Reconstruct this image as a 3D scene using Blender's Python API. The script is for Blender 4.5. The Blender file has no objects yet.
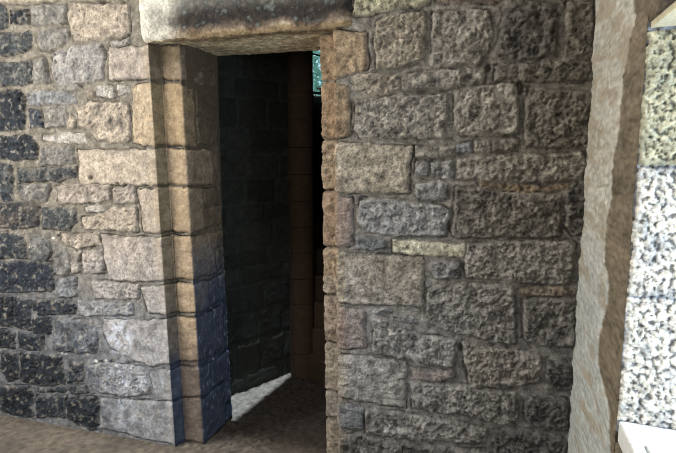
import bpy, math, random
import numpy as np
from mathutils import Vector

C = bpy.context.scene.collection
F = 520.0; PIT = math.radians(7.8); H = 1.5
ES = np.array([math.cos(math.radians(16.5)), -math.sin(math.radians(16.5))])   # along the doorway wall
ET = np.array([-ES[1], ES[0]])                                                 # into the wall

def ray(px, py):
    a = (px - 338) / F; b = -(py - 226.5) / F
    return np.array([a, math.cos(PIT) + b * math.sin(PIT), -math.sin(PIT) + b * math.cos(PIT)])
def on_floor(px, py, z=0.0):
    r = ray(px, py); t = (z - H) / r[2]
    return np.array([r[0] * t, r[1] * t])
def hit(px, py, P, d):
    """ray through a point of the view meets the vertical plane through P along d -> (distance along d, height)"""
    r = ray(px, py)
    # r*t = P + d*s
    M = np.array([[r[0], -d[0]], [r[1], -d[1]]])
    t, s = np.linalg.solve(M, P)
    return s, H + r[2] * t
def project(P):
    x, y, z = P; z -= H
    dpt = y * math.cos(PIT) - z * math.sin(PIT)
    up = y * math.sin(PIT) + z * math.cos(PIT)
    if dpt < 0.05: return (1e6, 1e6)
    return 338 + F * x / dpt, 226.5 - F * up / dpt

O = on_floor(175, 446.5)                  # arris of the left jamb at the floor

# ------------------------------------------------------------------ numpy noise
class Noise:
    def __init__(s, seed):
        r = np.random.RandomState(seed); s.p = r.permutation(512); ang = r.rand(512) * 2 * np.pi
        s.g = np.stack([np.cos(ang), np.sin(ang)], -1)
    def perlin(s, x, y):
        xi = np.floor(x).astype(int); yi = np.floor(y).astype(int)
        xf = x - xi; yf = y - yi
        u = xf * xf * xf * (xf * (xf * 6 - 15) + 10); v = yf * yf * yf * (yf * (yf * 6 - 15) + 10)
        def gr(ix, iy, dx, dy):
            h = s.p[(s.p[ix & 511] + iy) & 511]; g = s.g[h]
            return g[..., 0] * dx + g[..., 1] * dy
        a = gr(xi, yi, xf, yf); b = gr(xi + 1, yi, xf - 1, yf)
        c = gr(xi, yi + 1, xf, yf - 1); d = gr(xi + 1, yi + 1, xf - 1, yf - 1)
        return ((a + u * (b - a)) + v * ((c + u * (d - c)) - (a + u * (b - a)))) * 1.5
    def fbm(s, x, y, f, n=4, gain=.5):
        r = 0; a = 1; t = 0
        for k in range(n):
            r = r + a * s.perlin(x * f + 17.3 * k, y * f - 9.1 * k); t += a; a *= gain; f *= 2.03
        return r / t
    def ridge(s, x, y, f, n=3):
        r = 0; a = 1; t = 0
        for k in range(n):
            r = r + a * (1 - 2 * np.abs(s.perlin(x * f + 5.7 * k, y * f + 3.3 * k))); t += a; a *= .5; f *= 2.1
        return r / t
    def cell(s, x, y, f):
        """distance to the nearest and second nearest scattered point, and the nearest point's random value"""
        x = x * f; y = y * f; xi = np.floor(x).astype(int); yi = np.floor(y).astype(int)
        d1 = np.full(x.shape, 9.); d2 = d1.copy(); v = np.zeros(x.shape)
        for i in (-1, 0, 1):
            for j in (-1, 0, 1):
                h = s.p[(s.p[(xi + i) & 511] + yi + j) & 511]
                g = s.g[h]; px = xi + i + .5 + g[..., 0] * .45; py = yi + j + .5 + g[..., 1] * .45
                d = np.hypot(x - px, y - py); m = d < d1
                d2 = np.where(m, d1, np.minimum(d2, d)); d1 = np.where(m, d, d1); v = np.where(m, h / 512., v)
        return d1, d2, v
def sm(a, b, x):
    t = np.clip((x - a) / (b - a), 0, 1); return t * t * (3 - 2 * t)
def lin(c):
    c = np.array(c, float) / 255
    return np.where(c < .04045, c / 12.92, ((c + .055) / 1.055) ** 2.4)
def mixc(a, b, t): return a + (b - a) * t[..., None]

# ------------------------------------------------------------------ object helpers
def mesh_obj(name, verts, faces, mat, parent=None, cols=None, smooth=True):
    me = bpy.data.meshes.new(name)
    verts = np.asarray(verts, np.float32); faces = np.asarray(faces, np.int32)
    nf, k = faces.shape
    me.vertices.add(len(verts)); me.vertices.foreach_set('co', verts.ravel())
    me.loops.add(nf * k); me.loops.foreach_set('vertex_index', faces.ravel())
    me.polygons.add(nf); me.polygons.foreach_set('loop_start', np.arange(0, nf * k, k, dtype=np.int32))
    me.polygons.foreach_set('loop_total', np.full(nf, k, dtype=np.int32))
    me.update(calc_edges=True); me.validate()
    if smooth: me.polygons.foreach_set('use_smooth', np.ones(len(me.polygons), bool))
    if cols is not None:
        at = me.color_attributes.new('tint', 'FLOAT_COLOR', 'POINT')
        c4 = np.ones((len(verts), 4), np.float32); c4[:, :3] = cols
        at.data.foreach_set('color', c4.ravel())
    me.materials.append(mat)
    o = bpy.data.objects.new(name, me); C.objects.link(o); o.parent = parent
    return o
def struct(o): o['kind'] = 'structure'; return o
def tag(o, label, cat, group=None):
    o['label'] = label; o['category'] = cat; o['kind'] = 'thing'
    if group: o['group'] = group
    return o
def empty(name, loc):
    o = bpy.data.objects.new(name, None); o.location = loc; C.objects.link(o); return o
def prism(name, pts, z0, z1, mat, parent=None, cols=None):
    """solid with a plan outline (anticlockwise), flat faces"""
    me = bpy.data.meshes.new(name); n = len(pts)
    v = [(p[0], p[1], z0) for p in pts] + [(p[0], p[1], z1) for p in pts]
    f = [tuple(range(n - 1, -1, -1)), tuple(range(n, 2 * n))] + [(i, (i + 1) % n, n + (i + 1) % n, n + i) for i in range(n)]
    me.from_pydata(v, [], f); me.materials.append(mat); me.validate()
    if cols is not None:
        at = me.color_attributes.new('tint', 'FLOAT_COLOR', 'POINT')
        for d in at.data: d.color = (*lin(cols), 1)
    o = bpy.data.objects.new(name, me); C.objects.link(o); o.parent = parent
    return o

# ------------------------------------------------------------------ materials
def stone_mat(name, grain=260., bump=.6, rough=.92, gdist=.004, vary=.35, tint=True, base=(120, 110, 95), spec=.25):
    m = bpy.data.materials.new(name); m.use_nodes = True; nt = m.node_tree; N = nt.nodes; L = nt.links
    b = N['Principled BSDF']; b.inputs['Roughness'].default_value = rough
    b.inputs['Specular IOR Level'].default_value = spec
    tc = N.new('ShaderNodeTexCoord')
    n1 = N.new('ShaderNodeTexNoise'); n1.inputs['Scale'].default_value = grain; n1.inputs['Detail'].default_value = 4
    n1.inputs['Roughness'].default_value = .7
    L.new(tc.outputs['Object'], n1.inputs['Vector'])
    n2 = N.new('ShaderNodeTexNoise'); n2.inputs['Scale'].default_value = grain * .22; n2.inputs['Detail'].default_value = 5
    L.new(tc.outputs['Object'], n2.inputs['Vector'])
    ad = N.new('ShaderNodeMath'); ad.operation = 'ADD'
    L.new(n1.outputs['Fac'], ad.inputs[0]); L.new(n2.outputs['Fac'], ad.inputs[1])
    mr = N.new('ShaderNodeMapRange'); mr.inputs[1].default_value = .7; mr.inputs[2].default_value = 1.3
    mr.inputs[3].default_value = 1 - vary; mr.inputs[4].default_value = 1 + vary
    L.new(ad.outputs[0], mr.inputs[0])
    vm = N.new('ShaderNodeVectorMath'); vm.operation = 'SCALE'
    if tint:
        at = N.new('ShaderNodeAttribute'); at.attribute_name = 'tint'; L.new(at.outputs['Color'], vm.inputs[0])
    else:
        rg = N.new('ShaderNodeRGB'); rg.outputs[0].default_value = (*lin(base), 1); L.new(rg.outputs[0], vm.inputs[0])
    L.new(mr.outputs[0], vm.inputs['Scale']); L.new(vm.outputs[0], b.inputs['Base Color'])
    bp = N.new('ShaderNodeBump'); bp.inputs['Strength'].default_value = bump; bp.inputs['Distance'].default_value = gdist
    L.new(ad.outputs[0], bp.inputs['Height']); L.new(bp.outputs['Normal'], b.inputs['Normal'])
    return m
M_rubble = stone_mat('rubble_stone', 140, .8, gdist=.008, vary=.5)
M_hewn = stone_mat('hewn_sandstone', 150, 1.0, gdist=.012, vary=.7)
M_dress = stone_mat('dressed_sandstone', 130, .6, gdist=.006, vary=.35)
M_plaster = stone_mat('lime_plaster', 150, .4, gdist=.002, vary=.12)
M_floor = stone_mat('earth_floor', 120, .7, gdist=.004, vary=.3)
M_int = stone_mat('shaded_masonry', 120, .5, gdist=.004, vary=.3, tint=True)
M_back = stone_mat('plain_masonry', 12, .6, tint=False, base=(134, 124, 108), vary=.3)
M_core = stone_mat('wall_core', 60, .5, tint=False, base=(92, 84, 72), vary=.2)
M_ceil = stone_mat('ceiling_stone', 40, .5, tint=False, base=(120, 112, 100), vary=.2)
M_newel = stone_mat('stair_sandstone', 150, .5, tint=False, base=(66, 53, 41), vary=.25)
M_tooled = stone_mat('tooled_stone', 260, .9, gdist=.006, vary=.3)
M_sill = stone_mat('sill_stone', 200, .5, gdist=.003, vary=.1, tint=False, base=(215, 215, 212))

# ------------------------------------------------------------------ unrolled stone surface
class Path:
    """plan polyline with an arc length; the surface faces to the right-hand side of travel seen from above"""
    def __init__(s, pts, blend=.012):
        s.p = np.array(pts, float); d = np.diff(s.p, axis=0); s.l = np.hypot(d[:, 0], d[:, 1])
        s.d = d / s.l[:, None]; s.a = np.concatenate([[0], np.cumsum(s.l)]); s.blend = blend
    def at(s, a):
        i = np.clip(np.searchsorted(s.a, a, side='right') - 1, 0, len(s.l) - 1)
        q = s.p[i] + s.d[i] * (a - s.a[i])[..., None]
        # averaged normal over a small window
        n = 0
        for k in np.linspace(-s.blend, s.blend, 5):
            j = np.clip(np.searchsorted(s.a, a + k, side='right') - 1, 0, len(s.l) - 1)
            n = n + np.stack([s.d[j][..., 1], -s.d[j][..., 0]], -1)
        n /= np.linalg.norm(n, axis=-1)[..., None]
        return q, n
    def pa(s, px, py, seg=0):
        t, z = hit(px, py, s.p[seg], s.d[seg]); return (s.a[seg] + t, z)

def seg_dist(X, Y, poly):
    """signed distance, positive inside"""
    n = len(poly); ins = np.zeros(X.shape, bool); d = np.full(X.shape, 9.)
    for i in range(n):
        x0, y0 = poly[i]; x1, y1 = poly[(i + 1) % n]
        c = ((y0 > Y) != (y1 > Y)) & (X < (x1 - x0) * (Y - y0) / ((y1 - y0) if y1 != y0 else 1e-9) + x0)
        ins ^= c
        dx, dy = x1 - x0, y1 - y0; L2 = dx * dx + dy * dy + 1e-12
        t = np.clip(((X - x0) * dx + (Y - y0) * dy) / L2, 0, 1)
        d = np.minimum(d, np.hypot(X - x0 - t * dx, Y - y0 - t * dy))
    return np.where(ins, d, -d)

GROW = .0035
def stone_field(path, a0, a1, z0, z1, step, stones, seed, mortar, mortar_noise=.004, warp=.006, groove=.006,
                colour_fn=None, edge=.02, mask_fn=None, smear=.5, lean=None):
    """stones: dicts poly,(a,z) colour, spot, rough, lift, id.  Returns grids of position, colour and stone id."""
    nz = Noise(seed); rs = np.random.RandomState(seed)
    na = int((a1 - a0) / step) + 1; n_z = int((z1 - z0) / step) + 1
    a = np.linspace(a0, a1, na); z = np.linspace(z0, z1, n_z)
    # put a grid line on every corner of the path
    for c in path.a[1:-1]:
        if a0 < c < a1:
            i = np.argmin(abs(a - c)); a[i] = c
    A, Z = np.meshgrid(a, z)
    WA = A + warp * nz.fbm(A, Z, 14, 3) * 1.6; WZ = Z + warp * nz.fbm(A + 31, Z + 7, 14, 3) * 1.6
    WA = WA + warp * .45 * nz.fbm(A + 3, Z - 8, 55, 3); WZ = WZ + warp * .45 * nz.fbm(A - 13, Z + 2, 55, 3)
    h = mortar_noise * (nz.fbm(A, Z, 30, 4) + .5 * nz.fbm(A, Z, 90, 2)) + .003 * nz.fbm(A, Z, 5, 2)
    col = np.empty(A.shape + (3,)); col[:] = lin(mortar)
    col *= (1 + .35 * nz.fbm(A, Z, 9, 5))[..., None]
    lab = np.full(A.shape, -1); near = np.full(A.shape, 9.)
    big = nz.fbm(A + 3, Z + 5, 22, 4); fine = nz.fbm(A - 3, Z + 2, 70, 3); vfine = nz.fbm(A + 21, Z - 2, 130, 2); cr = nz.ridge(A, Z, 30, 3)
    c1, c2, cv = nz.cell(A + .012 * big, Z + .012 * fine, 34)
    b1, b2, bv = nz.cell(A + .02 * big, Z + .02 * fine, 15)
    plate = (bv - .5) * 1.5 * sm(0, .30, b2 - b1) - .25 * sm(.18, .0, b2 - b1)
    facet = (cv - .5) + 1.2 * c1 - .6
    spotn = nz.fbm(A + 9, Z + 1, 16, 4); spotf = nz.fbm(A + 2, Z + 8, 60, 4)
    for k, s in enumerate(stones):
        P = np.array(s['poly']); m = .03
        ia = np.where((a > P[:, 0].min() - m) & (a < P[:, 0].max() + m))[0]
        iz = np.where((z > P[:, 1].min() - m) & (z < P[:, 1].max() + m))[0]
        if not len(ia) or not len(iz): continue
        sl = (slice(iz[0], iz[-1] + 1), slice(ia[0], ia[-1] + 1))
        d = seg_dist(WA[sl], WZ[sl], s['poly']) + s.get('grow', GROW)
        near[sl] = np.where(lab[sl] < 0, np.minimum(near[sl], np.where(d < 0, -d, 0)), near[sl])
        ins = (d > 0) & (lab[sl] < 0)
        if not ins.any(): continue
        lift = s.get('lift', .012); rg = s.get('rough', .006); ed = s.get('edge', edge)
        prof = 1 - (1 - np.clip(d / ed, 0, 1)) ** 2.2
        cx, cz = P.mean(0); sz = max(np.ptp(P[:, 0]), .05)
        tilt = (rs.rand() - .5) * .010 * (A[sl] - cx) / sz + (rs.rand() - .5) * .010 * (Z[sl] - cz) / sz
        hs = prof * (lift + tilt) + sm(0, ed * 1.2, d) * rg * (.75 * big[sl] + .75 * fine[sl] + (.30 * facet[sl] + .62 * plate[sl]) * (rg > .007) + .35 * vfine[sl]
                                                              + .25 * cr[sl])
        h[sl] = np.where(ins, hs, h[sl]); lab[sl] = np.where(ins, k, lab[sl])
        c = lin(s['col']) * (1 + (rs.rand() - .5) * .12)
        sc = lin(s.get('spot', tuple(.62 * x for x in s['col'])))
        am = s.get('amt', .7)
        t = np.clip(sm(-.1, .5, spotn[sl] + .5 * spotf[sl] + (rs.rand() - .5) * .25) * am, 0, 1)
        cc = mixc(np.broadcast_to(c, d.shape + (3,)), np.broadcast_to(sc, d.shape + (3,)), t)
        cc = cc * (1 + .75 * spotf[sl] + .35 * big[sl] + .45 * vfine[sl])[..., None]
        ms = sm(.022, .0, d + .012 * spotn[sl] + .006 * spotf[sl]) * smear * s.get('smear', 1)
        cc = mixc(cc, col[sl] * 1.0, ms * sm(-.25, .3, spotf[sl] + spotn[sl]))
        col[sl] = np.where(ins[..., None], cc, col[sl])
    g = (lab < 0) & (near < .009)
    gn = sm(-.25, .35, nz.fbm(A + 70, Z + 3, 7, 3))
    h = np.where(g, h - groove * (1.3 * gn) * (1 - near / .009), h)
    if colour_fn is not None: col = colour_fn(A, Z, col, lab, nz)
    if mask_fn is not None: h = mask_fn(A, Z, h, lab, nz)
    col = np.clip(col, .003, .95)
    q, n = path.at(A)
    if lean is not None: q = q + ES * lean(A, Z)[..., None]
    X = q[..., 0] + n[..., 0] * h; Y = q[..., 1] + n[..., 1] * h
    pos = np.stack([X, Y, Z], -1); nor = np.concatenate([n, np.zeros(n.shape[:2] + (1,))], -1)
    return dict(pos=pos, nor=nor, col=col, lab=lab, A=A, Z=Z)

def field_part(name, fd, qmask, mat, parent=None, back=.05):
    """mesh of the quads in qmask, its rim turned back so it has thickness"""
    R, K = fd['lab'].shape; idx = np.arange(R * K).reshape(R, K)
    q = np.stack([idx[:-1, :-1], idx[:-1, 1:], idx[1:, 1:], idx[1:, :-1]], -1)[qmask]
    used, inv = np.unique(q.ravel(), return_inverse=True)
    q = inv.reshape(-1, 4); v = fd['pos'].reshape(-1, 3)[used]; n = fd['nor'].reshape(-1, 3)[used]; c = fd['col'].reshape(-1, 3)[used]
    e = np.concatenate([q[:, [0, 1]], q[:, [1, 2]], q[:, [2, 3]], q[:, [3, 0]]])
    key = e.min(1).astype(np.int64) * (len(v) + 1) + e.max(1)
    uk, first, cnt = np.unique(key, return_index=True, return_counts=True)
    be = e[first[cnt == 1]]
    bv = np.unique(be.ravel()); mp = np.full(len(v), -1); mp[bv] = np.arange(len(bv)) + len(v)
    v2 = v[bv] - n[bv] * back
    skirt = np.stack([be[:, 1], be[:, 0], mp[be[:, 0]], mp[be[:, 1]]], -1)
    return mesh_obj(name, np.concatenate([v, v2]), np.concatenate([q, skirt]), mat, parent, np.concatenate([c, c[bv]]))

def quad_labels(fd):
    l = fd['lab']; s = np.stack([l[:-1, :-1], l[:-1, 1:], l[1:, 1:], l[1:, :-1]], -1)
    return s.max(-1)

# ------------------------------------------------------------------ palette
PAL = {
 'T': ((184, 163, 136), (106, 96, 86)), 'P': ((180, 161, 142), (102, 92, 88)), 'G': ((138, 132, 122), (80, 82, 84)),
 'D': ((66, 72, 76), (108, 106, 100)), 'N': ((46, 56, 74), (78, 84, 92)), 'K': ((38, 43, 52), (62, 70, 78)),
 'B': ((98, 88, 78), (60, 54, 50)), 'W': ((184, 174, 160), (148, 146, 150)), 'L': ((160, 154, 148), (100, 100, 104)),
 'Q': ((196, 166, 122), (128, 104, 74)),
 'A': ((164, 154, 136), (98, 91, 80)), 'C': ((174, 157, 130), (110, 96, 74)), 'E': ((138, 128, 112), (80, 74, 64)),
 'F': ((112, 105, 95), (60, 56, 50)), 'I': ((164, 160, 154), (104, 102, 100)), 'O': ((158, 130, 92), (94, 78, 58)),
 'Y': ((206, 196, 152), (158, 148, 112)), 'H': ((92, 84, 66), (60, 52, 40)), 'J': ((172, 140, 98), (116, 84, 52)),
 'R': ((160, 134, 116), (110, 90, 80)), 'S': ((134, 136, 138), (86, 90, 96)),
}
def desat(c, k=.35):
    m = .35 * c[0] + .45 * c[1] + .2 * c[2]; return tuple(v + (m - v) * k for v in c)
PAL = {k: (desat(a), desat(b)) for k, (a, b) in PAL.items()}
def parse(path, txt, rough, lift, edge=None, **kw):
    out = []
    for ln in txt.strip().splitlines():
        ln = ln.strip()
        if not ln: continue
        k, rest = ln.split(' ', 1); pts = []
        for p in rest.split():
            x, y = p.split(','); pts.append(path.pa(float(x), float(y), kw.get('seg', 0)))
        c, s = PAL[k[0]]
        d = dict(poly=pts, col=c, spot=s, rough=rough, lift=lift)
        if len(k) > 1:
            if 'a' in k[1:]: d['amt'] = .3
            if 'z' in k[1:]: d['amt'] = 1.0
            if 's' in k[1:]: d['rough'] = rough * .5
            if 'f' in k[1:]: d['lift'] = lift * .5
        if edge: d['edge'] = edge
        out.append(d)
    return out
def coursed(path, a0, a1, z0, z1, seed, cols, rough, lift, seg=0, frame=True):
    """stones for the stretches of wall beyond the picture's edge"""
    r = random.Random(seed); out = []; z = z0
    while z < z1:
        h = r.uniform(.11, .21); a = a0 - r.uniform(0, .2)
        while a < a1:
            w = r.uniform(.14, .38); g = .012
            x0, x1, y0, y1 = max(a + g, a0), min(a + w - g, a1), z + g, min(z + h - g, z1)
            if x1 - x0 > .05 and y1 - y0 > .04:
                seen = False
                if frame:
                    for xx in (x0, (x0 + x1) / 2, x1):
                        for yy in (y0, (y0 + y1) / 2, y1):
                            q, n = path.at(np.array(xx)); u, v = project((q[0], q[1], yy))
                            if 0 < u < 676 and 0 < v < 453: seen = True
                if not seen:
                    j = lambda: r.uniform(-.008, .008)
                    c, s = PAL[r.choice(cols)]
                    out.append(dict(poly=[(x0, y0 + j()), ((x0 + x1) / 2, y0 + j()), (x1, y0 + j()), (x1, y1 + j()), ((x0 + x1) / 2, y1 + j()), (x0, y1 + j())], col=c, spot=s, rough=rough, lift=lift))
            a += w
        z += h
    return out

# ================================================================== LEFT WALL AND LEFT JAMB
WL = 2.3
def uv(s, t): return O + ES * s + ET * t
CH, G2, RV = .022, .105, .30      # chamfer set-back, inner face width, reveal depth
left = Path([uv(-WL, 0), uv(0, 0), uv(CH, .055), uv(CH + G2, .062), uv(CH + G2 + .008, .062 + RV), uv(-.28, .062 + RV + .002)])
aL = left.a
LEFT = """
D 0,5 6,7 8,18 7,28 0,30
K 11,10 28,9 30,24 12,25
G 31,7 50,4 67,4 66,12 68,22 58,24 32,26
Ta 70,12 72,3 100,4 134,5 134,33 118,38 76,42 70,25
T 0,-12 30,-12 60,-12 62,-2 40,3 0,2
P 66,-12 100,-12 130,-12 131,1 70,-1
D 0,33 32,32 33,45 26,53 5,57 0,55
G 38,31 67,28 70,40 58,49 42,51 38,42
Wa 111,43 133,38 134,43 112,47
D 0,63 32,60 33,80 28,85 0,86
G 34,59 45,57 50,82 34,84
L 54,53 75,47 100,43 104,52 103,80 70,84 56,84 53,70
K 0,93 20,89 25,96 25,130 0,131
S 28,92 60,92 76,94 77,103 50,104 30,106
N 29,109 42,110 44,127 30,128
G 45,107 66,105 68,116 67,126 46,128
Ta 69,113 76,119 74,128 68,128
G 52,84 80,86 84,90 60,91
T 89,89 94,90 94,98 89,98
Wa 98,86 106,84 115,87 114,96 106,98 98,95
Wa 119,85 132,87 131,93 119,96
Tz 79,106 90,103 118,103 130,104 131,140 118,142 98,141 93,133 80,125
Wf 43,136 60,133 86,134 86,143 60,143 43,141
K 0,135 33,137 38,146 38,158 0,160
G 41,147 73,147 74,163 41,166
D 0,164 12,166 13,200 4,201 0,190
D 17,169 40,168 76,167 76,177 60,181 20,181
G 19,185 48,184 50,190 45,202 22,200
P 57,186 80,184 110,186 111,200 100,202 60,203
P 114,189 137,184 139,202 115,203
B 0,204 39,202 41,212 38,225 15,229 0,228
D 42,208 75,206 77,222 70,229 43,228
Wa 86,207 97,204 108,210 100,213 87,212
Ta 83,218 96,216 112,208 138,208 139,231 120,231 84,229
D 0,233 24,234 26,258 0,258
G 29,237 50,236 52,252 45,262 31,261
T 62,234 100,234 101,245 80,249 62,244
G 54,246 66,247 72,262 68,275 55,275
T 73,252 80,252 80,273 72,273
P 83,252 102,250 105,260 104,272 84,273
N 0,262 22,261 52,263 54,276 55,290 30,292 0,292
S 57,279 75,277 77,296 58,297
P 93,281 140,284 139,298 95,298
K 0,296 13,297 13,326 0,326
N 15,298 31,299 31,329 15,327
N 34,301 70,299 76,306 74,313 40,315 34,310
L 78,301 132,303 134,314 80,316
K 33,319 51,317 51,333 34,332
Sz 55,319 95,322 98,335 96,352 75,353 55,350
K 0,331 15,332 15,347 0,348
N 18,333 43,336 43,350 20,349
K 3,353 18,353 19,378 8,381 2,370
K 21,353 62,357 66,384 40,385 21,380
D 70,363 83,363 82,380 69,383
L 86,367 100,363 145,368 152,385 149,395 120,396 95,390 88,380
K 2,387 30,386 35,418 20,416 2,411
D 39,388 66,387 66,391 39,392
N 37,397 66,396 64,417 38,417
D 70,387 85,385 88,392 72,394
K 68,400 98,396 98,430 80,426 68,418
D 0,387 1,387 1,410 0,410
"""
ls = parse(left, LEFT, .0100, .010, edge=.010)
for s in ls: s['poly'] = [(min(a, aL[1] - .004), z) for a, z in s['poly']]
ls += coursed(left, aL[0] + .02, aL[1] - .06, 0.0, 3.0, 5, 'DGNBLTP', .0055, .009)
# dressed blocks of the jamb: left outline on the wall face, then wrapping round chamfer, inner face and reveal
JL = [('P', '109,48 150,46', '110,80 150,79', .16), ('Qa', '137,86 152,84', '136,143 153,145', .07), ('T', '79,151 154,150', '80,184 156,185', .19),
      ('Ta', '141,190 157,189', '146,232 158,232', .09), ('P', '102,236 160,238', '110,281 163,280', .17),
      ('P', '142,288 160,286', '150,312 163,314', .10), ('P', '105,320 164,320', '138,361 167,363', .21),
      ('L', '152,371 168,371', '157,399 169,399', .08), ('L', '101,399 170,402', '101,428 173,444', .18)]
aR0 = aL[3]; aR1 = aL[4]
jl = []; second = []
jr = random.Random(3); arr = []
for ci, (c, top, bot, ext) in enumerate(JL):
    pt = [left.pa(*map(float, p.split(',')), 0) for p in top.split()]
    pb = [left.pa(*map(float, p.split(',')), 0) for p in bot.split()]
    zt, zb = pt[1][1], max(pb[1][1], 0.0)
    e = aR0 + ext * 1.2; dz = -.006
    poly = [pb[0], (aL[1] - .002, pb[1][1]), (aL[2], zb + .004), (aR0, zb + .002), (e, zb + dz), (e, zt + dz), (aR0, zt + .002), (aL[2], zt + .004), (aL[1] - .002, pt[1][1]), pt[0]]
    if c[0] == 'P' and ci == 6: poly = [pb[0], left.pa(155, 366, 0), (aL[1] - .002, pb[1][1]), (aL[2], zb + .004), (aR0, zb + .002), (e, zb + dz), (e, zt + dz), (aR0, zt + .002), (aL[2], zt + .004), (aL[1] - .002, pt[1][1]), pt[0], left.pa(103, 332, 0), left.pa(110, 346, 0)]
    if ci == 2: pass
    cc, sp = PAL[c[0]]
    jl.append(dict(poly=poly, col=cc, spot=sp, rough=.0035, lift=.010, edge=.012, amt=.35 if 'a' in c else .75, jamb=True))
    arr.append((zt, zb, e))
# second column of stones filling the reveal to its back edge
for (zt, zb, e) in arr:
    mids = [zb, zt] if zt - zb < .17 else [zb, zb + (zt - zb) * jr.uniform(.4, .6), zt]
    for q in range(len(mids) - 1):
        w0, w1 = e + .014, aR1 - .012
        if w1 - w0 > .05:
            jl.append(dict(poly=[(w0, mids[q] + .006), (w1, mids[q] + .006), (w1, mids[q + 1] - .008), (w0, mids[q + 1] - .010)], col=PAL['B'][0] if jr.random() < .7 else PAL['G'][0],
                           spot=PAL['B'][1], rough=.003, lift=.009, edge=.012, jamb=True))
ls = jl + ls

def cool(col, k):
    g = col @ np.array([.35, .45, .2]); return mixc(col, g[..., None] * np.array([.90, .99, 1.15]), k)
NAVY = lin((54, 66, 90)); BROWN = lin((112, 92, 68))
def left_colour(A, Z, col, lab, nz):
    n = nz.fbm(A, Z, 5, 4); n2 = nz.fbm(A + 4, Z + 4, 22, 4); st = nz.fbm(A * 3, Z * .35, 14, 4)
    # bare sandstone of the moulding, browner inner face, earth-brown reveal
    fr = (A < aL[1])
    tan = lin((188, 166, 134)); 
    q = sm(-.055, -.004, A - aL[1]) * (A < aL[1]) * (lab >= 0) * (lab < 9)
    col = mixc(col, np.broadcast_to(tan, col.shape), q * .35)
    chm = ((A >= aL[1]) & (A < aL[2] + .004)); ch = lin((92, 84, 62))
    col = np.where(chm[..., None], mixc(np.broadcast_to(ch, col.shape), col, .25 + 0 * A) * (1 + .4 * n2)[..., None], col)
    quirk = np.exp(-((A - aL[2] - .012) / .007) ** 2) * sm(-.3, .2, st + .2 * n2)
    g2 = (A >= aL[2] + .004) & (A < aR0)
    gc = lin((166, 143, 112))
    col = np.where((g2 & (lab >= 0))[..., None], mixc(np.broadcast_to(gc, col.shape), col, .35 + 0 * A) * (1 + .3 * n2 + .2 * st)[..., None], col)
    col = mixc(col, np.broadcast_to(lin((42, 36, 26)), col.shape), quirk * .8)
    col = mixc(col, lin((98, 88, 84)) * (1 + .4 * n2)[..., None], g2 * sm(.62, .42, Z + .08 * n) * .85)
    col = mixc(col, lin((70, 62, 46)) * (1 + .4 * n2)[..., None], (g2 | chm) * sm(1.78, 1.98, Z + .10 * st) * .6)
    rv = (A >= aR0)
    rc = np.where((Z > 1.05)[..., None], lin((98, 88, 72)), lin((90, 86, 82)))
    col = np.where(rv[..., None], mixc(np.broadcast_to(rc, col.shape), col, .30 + 0 * A) * (1 + .3 * n2)[..., None], col)
    # blue-black tone low on chamfer and reveal
    bl = np.zeros_like(A)
    bl = np.where(rv, sm(1.05, .70, Z + .18 * n + .1 * st), bl)
    bl = np.where(chm, sm(.55, .38, Z + .05 * n) * .95 + sm(1.0, .6, Z) * .35, bl)
    lo = sm(.04, .22, A - aR0 - .08) * 0
    col = mixc(col, NAVY * (1 + .5 * n2)[..., None], np.clip(bl, 0, 1) * .88)
    stn = sm(.25, .5, nz.fbm(A * 2.2, Z * .8, 26, 3) + .15 * n2) * bl * rv * .6
    col = mixc(col, np.broadcast_to(lin((150, 160, 176)), col.shape), stn)
    # the wall's lime bloom near the foot and dark growth to the far left
    lowm = (lab < 0) & (A < aL[1])
    col = np.where(lowm[..., None], mixc(col, np.broadcast_to(lin((128, 126, 124)), col.shape), sm(1.0, .5, Z) * .7), col)
    wa = left.pa(120, 335, 0)
    blob = np.exp(-(((A - wa[0]) / .08) ** 2 + ((Z - wa[1]) / .10) ** 2)); wb = left.pa(125, 378, 0); wc = left.pa(125, 412, 0)
    blob += .8 * np.exp(-(((A - wb[0]) / .16) ** 2 + ((Z - wb[1]) / .05) ** 2)) + .7 * np.exp(-(((A - wc[0]) / .07) ** 2 + ((Z - wc[1]) / .10) ** 2))
    col = mixc(col, np.broadcast_to(lin((205, 210, 222)), col.shape), np.clip(1.5 * blob * sm(-.15, .25, n2 + .3 * nz.fbm(A, Z, 60, 3)), 0, 1) * .8)
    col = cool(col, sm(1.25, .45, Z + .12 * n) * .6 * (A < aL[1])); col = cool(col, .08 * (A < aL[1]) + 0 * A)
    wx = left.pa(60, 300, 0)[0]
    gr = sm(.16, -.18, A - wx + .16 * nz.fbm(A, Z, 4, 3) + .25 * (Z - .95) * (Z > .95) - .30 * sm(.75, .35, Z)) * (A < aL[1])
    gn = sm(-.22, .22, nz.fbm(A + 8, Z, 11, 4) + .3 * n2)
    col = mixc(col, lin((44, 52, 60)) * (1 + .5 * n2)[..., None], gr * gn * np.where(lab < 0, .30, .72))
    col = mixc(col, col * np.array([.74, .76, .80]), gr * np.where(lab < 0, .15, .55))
    for (x, y, r) in [(96, 361, .011), (106, 361, .011), (65, 353, .012), (62, 353, .008), (97, 203, .008), (53, 238, .008), (30, 247, .007)]:
        a_, z_ = left.pa(x, y, 0); col = mixc(col, np.broadcast_to(lin((225, 226, 222)), col.shape), np.exp(-(((A - a_) / r) ** 2 + ((Z - z_) / (r * .75)) ** 2) ** 2))
    bloom = sm(.12, .42, nz.fbm(A + 50, Z, 30, 4)) * (A < aL[1])
    col = mixc(col, np.broadcast_to(lin((168, 162, 150)), col.shape), bloom * .45)
    return col
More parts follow.
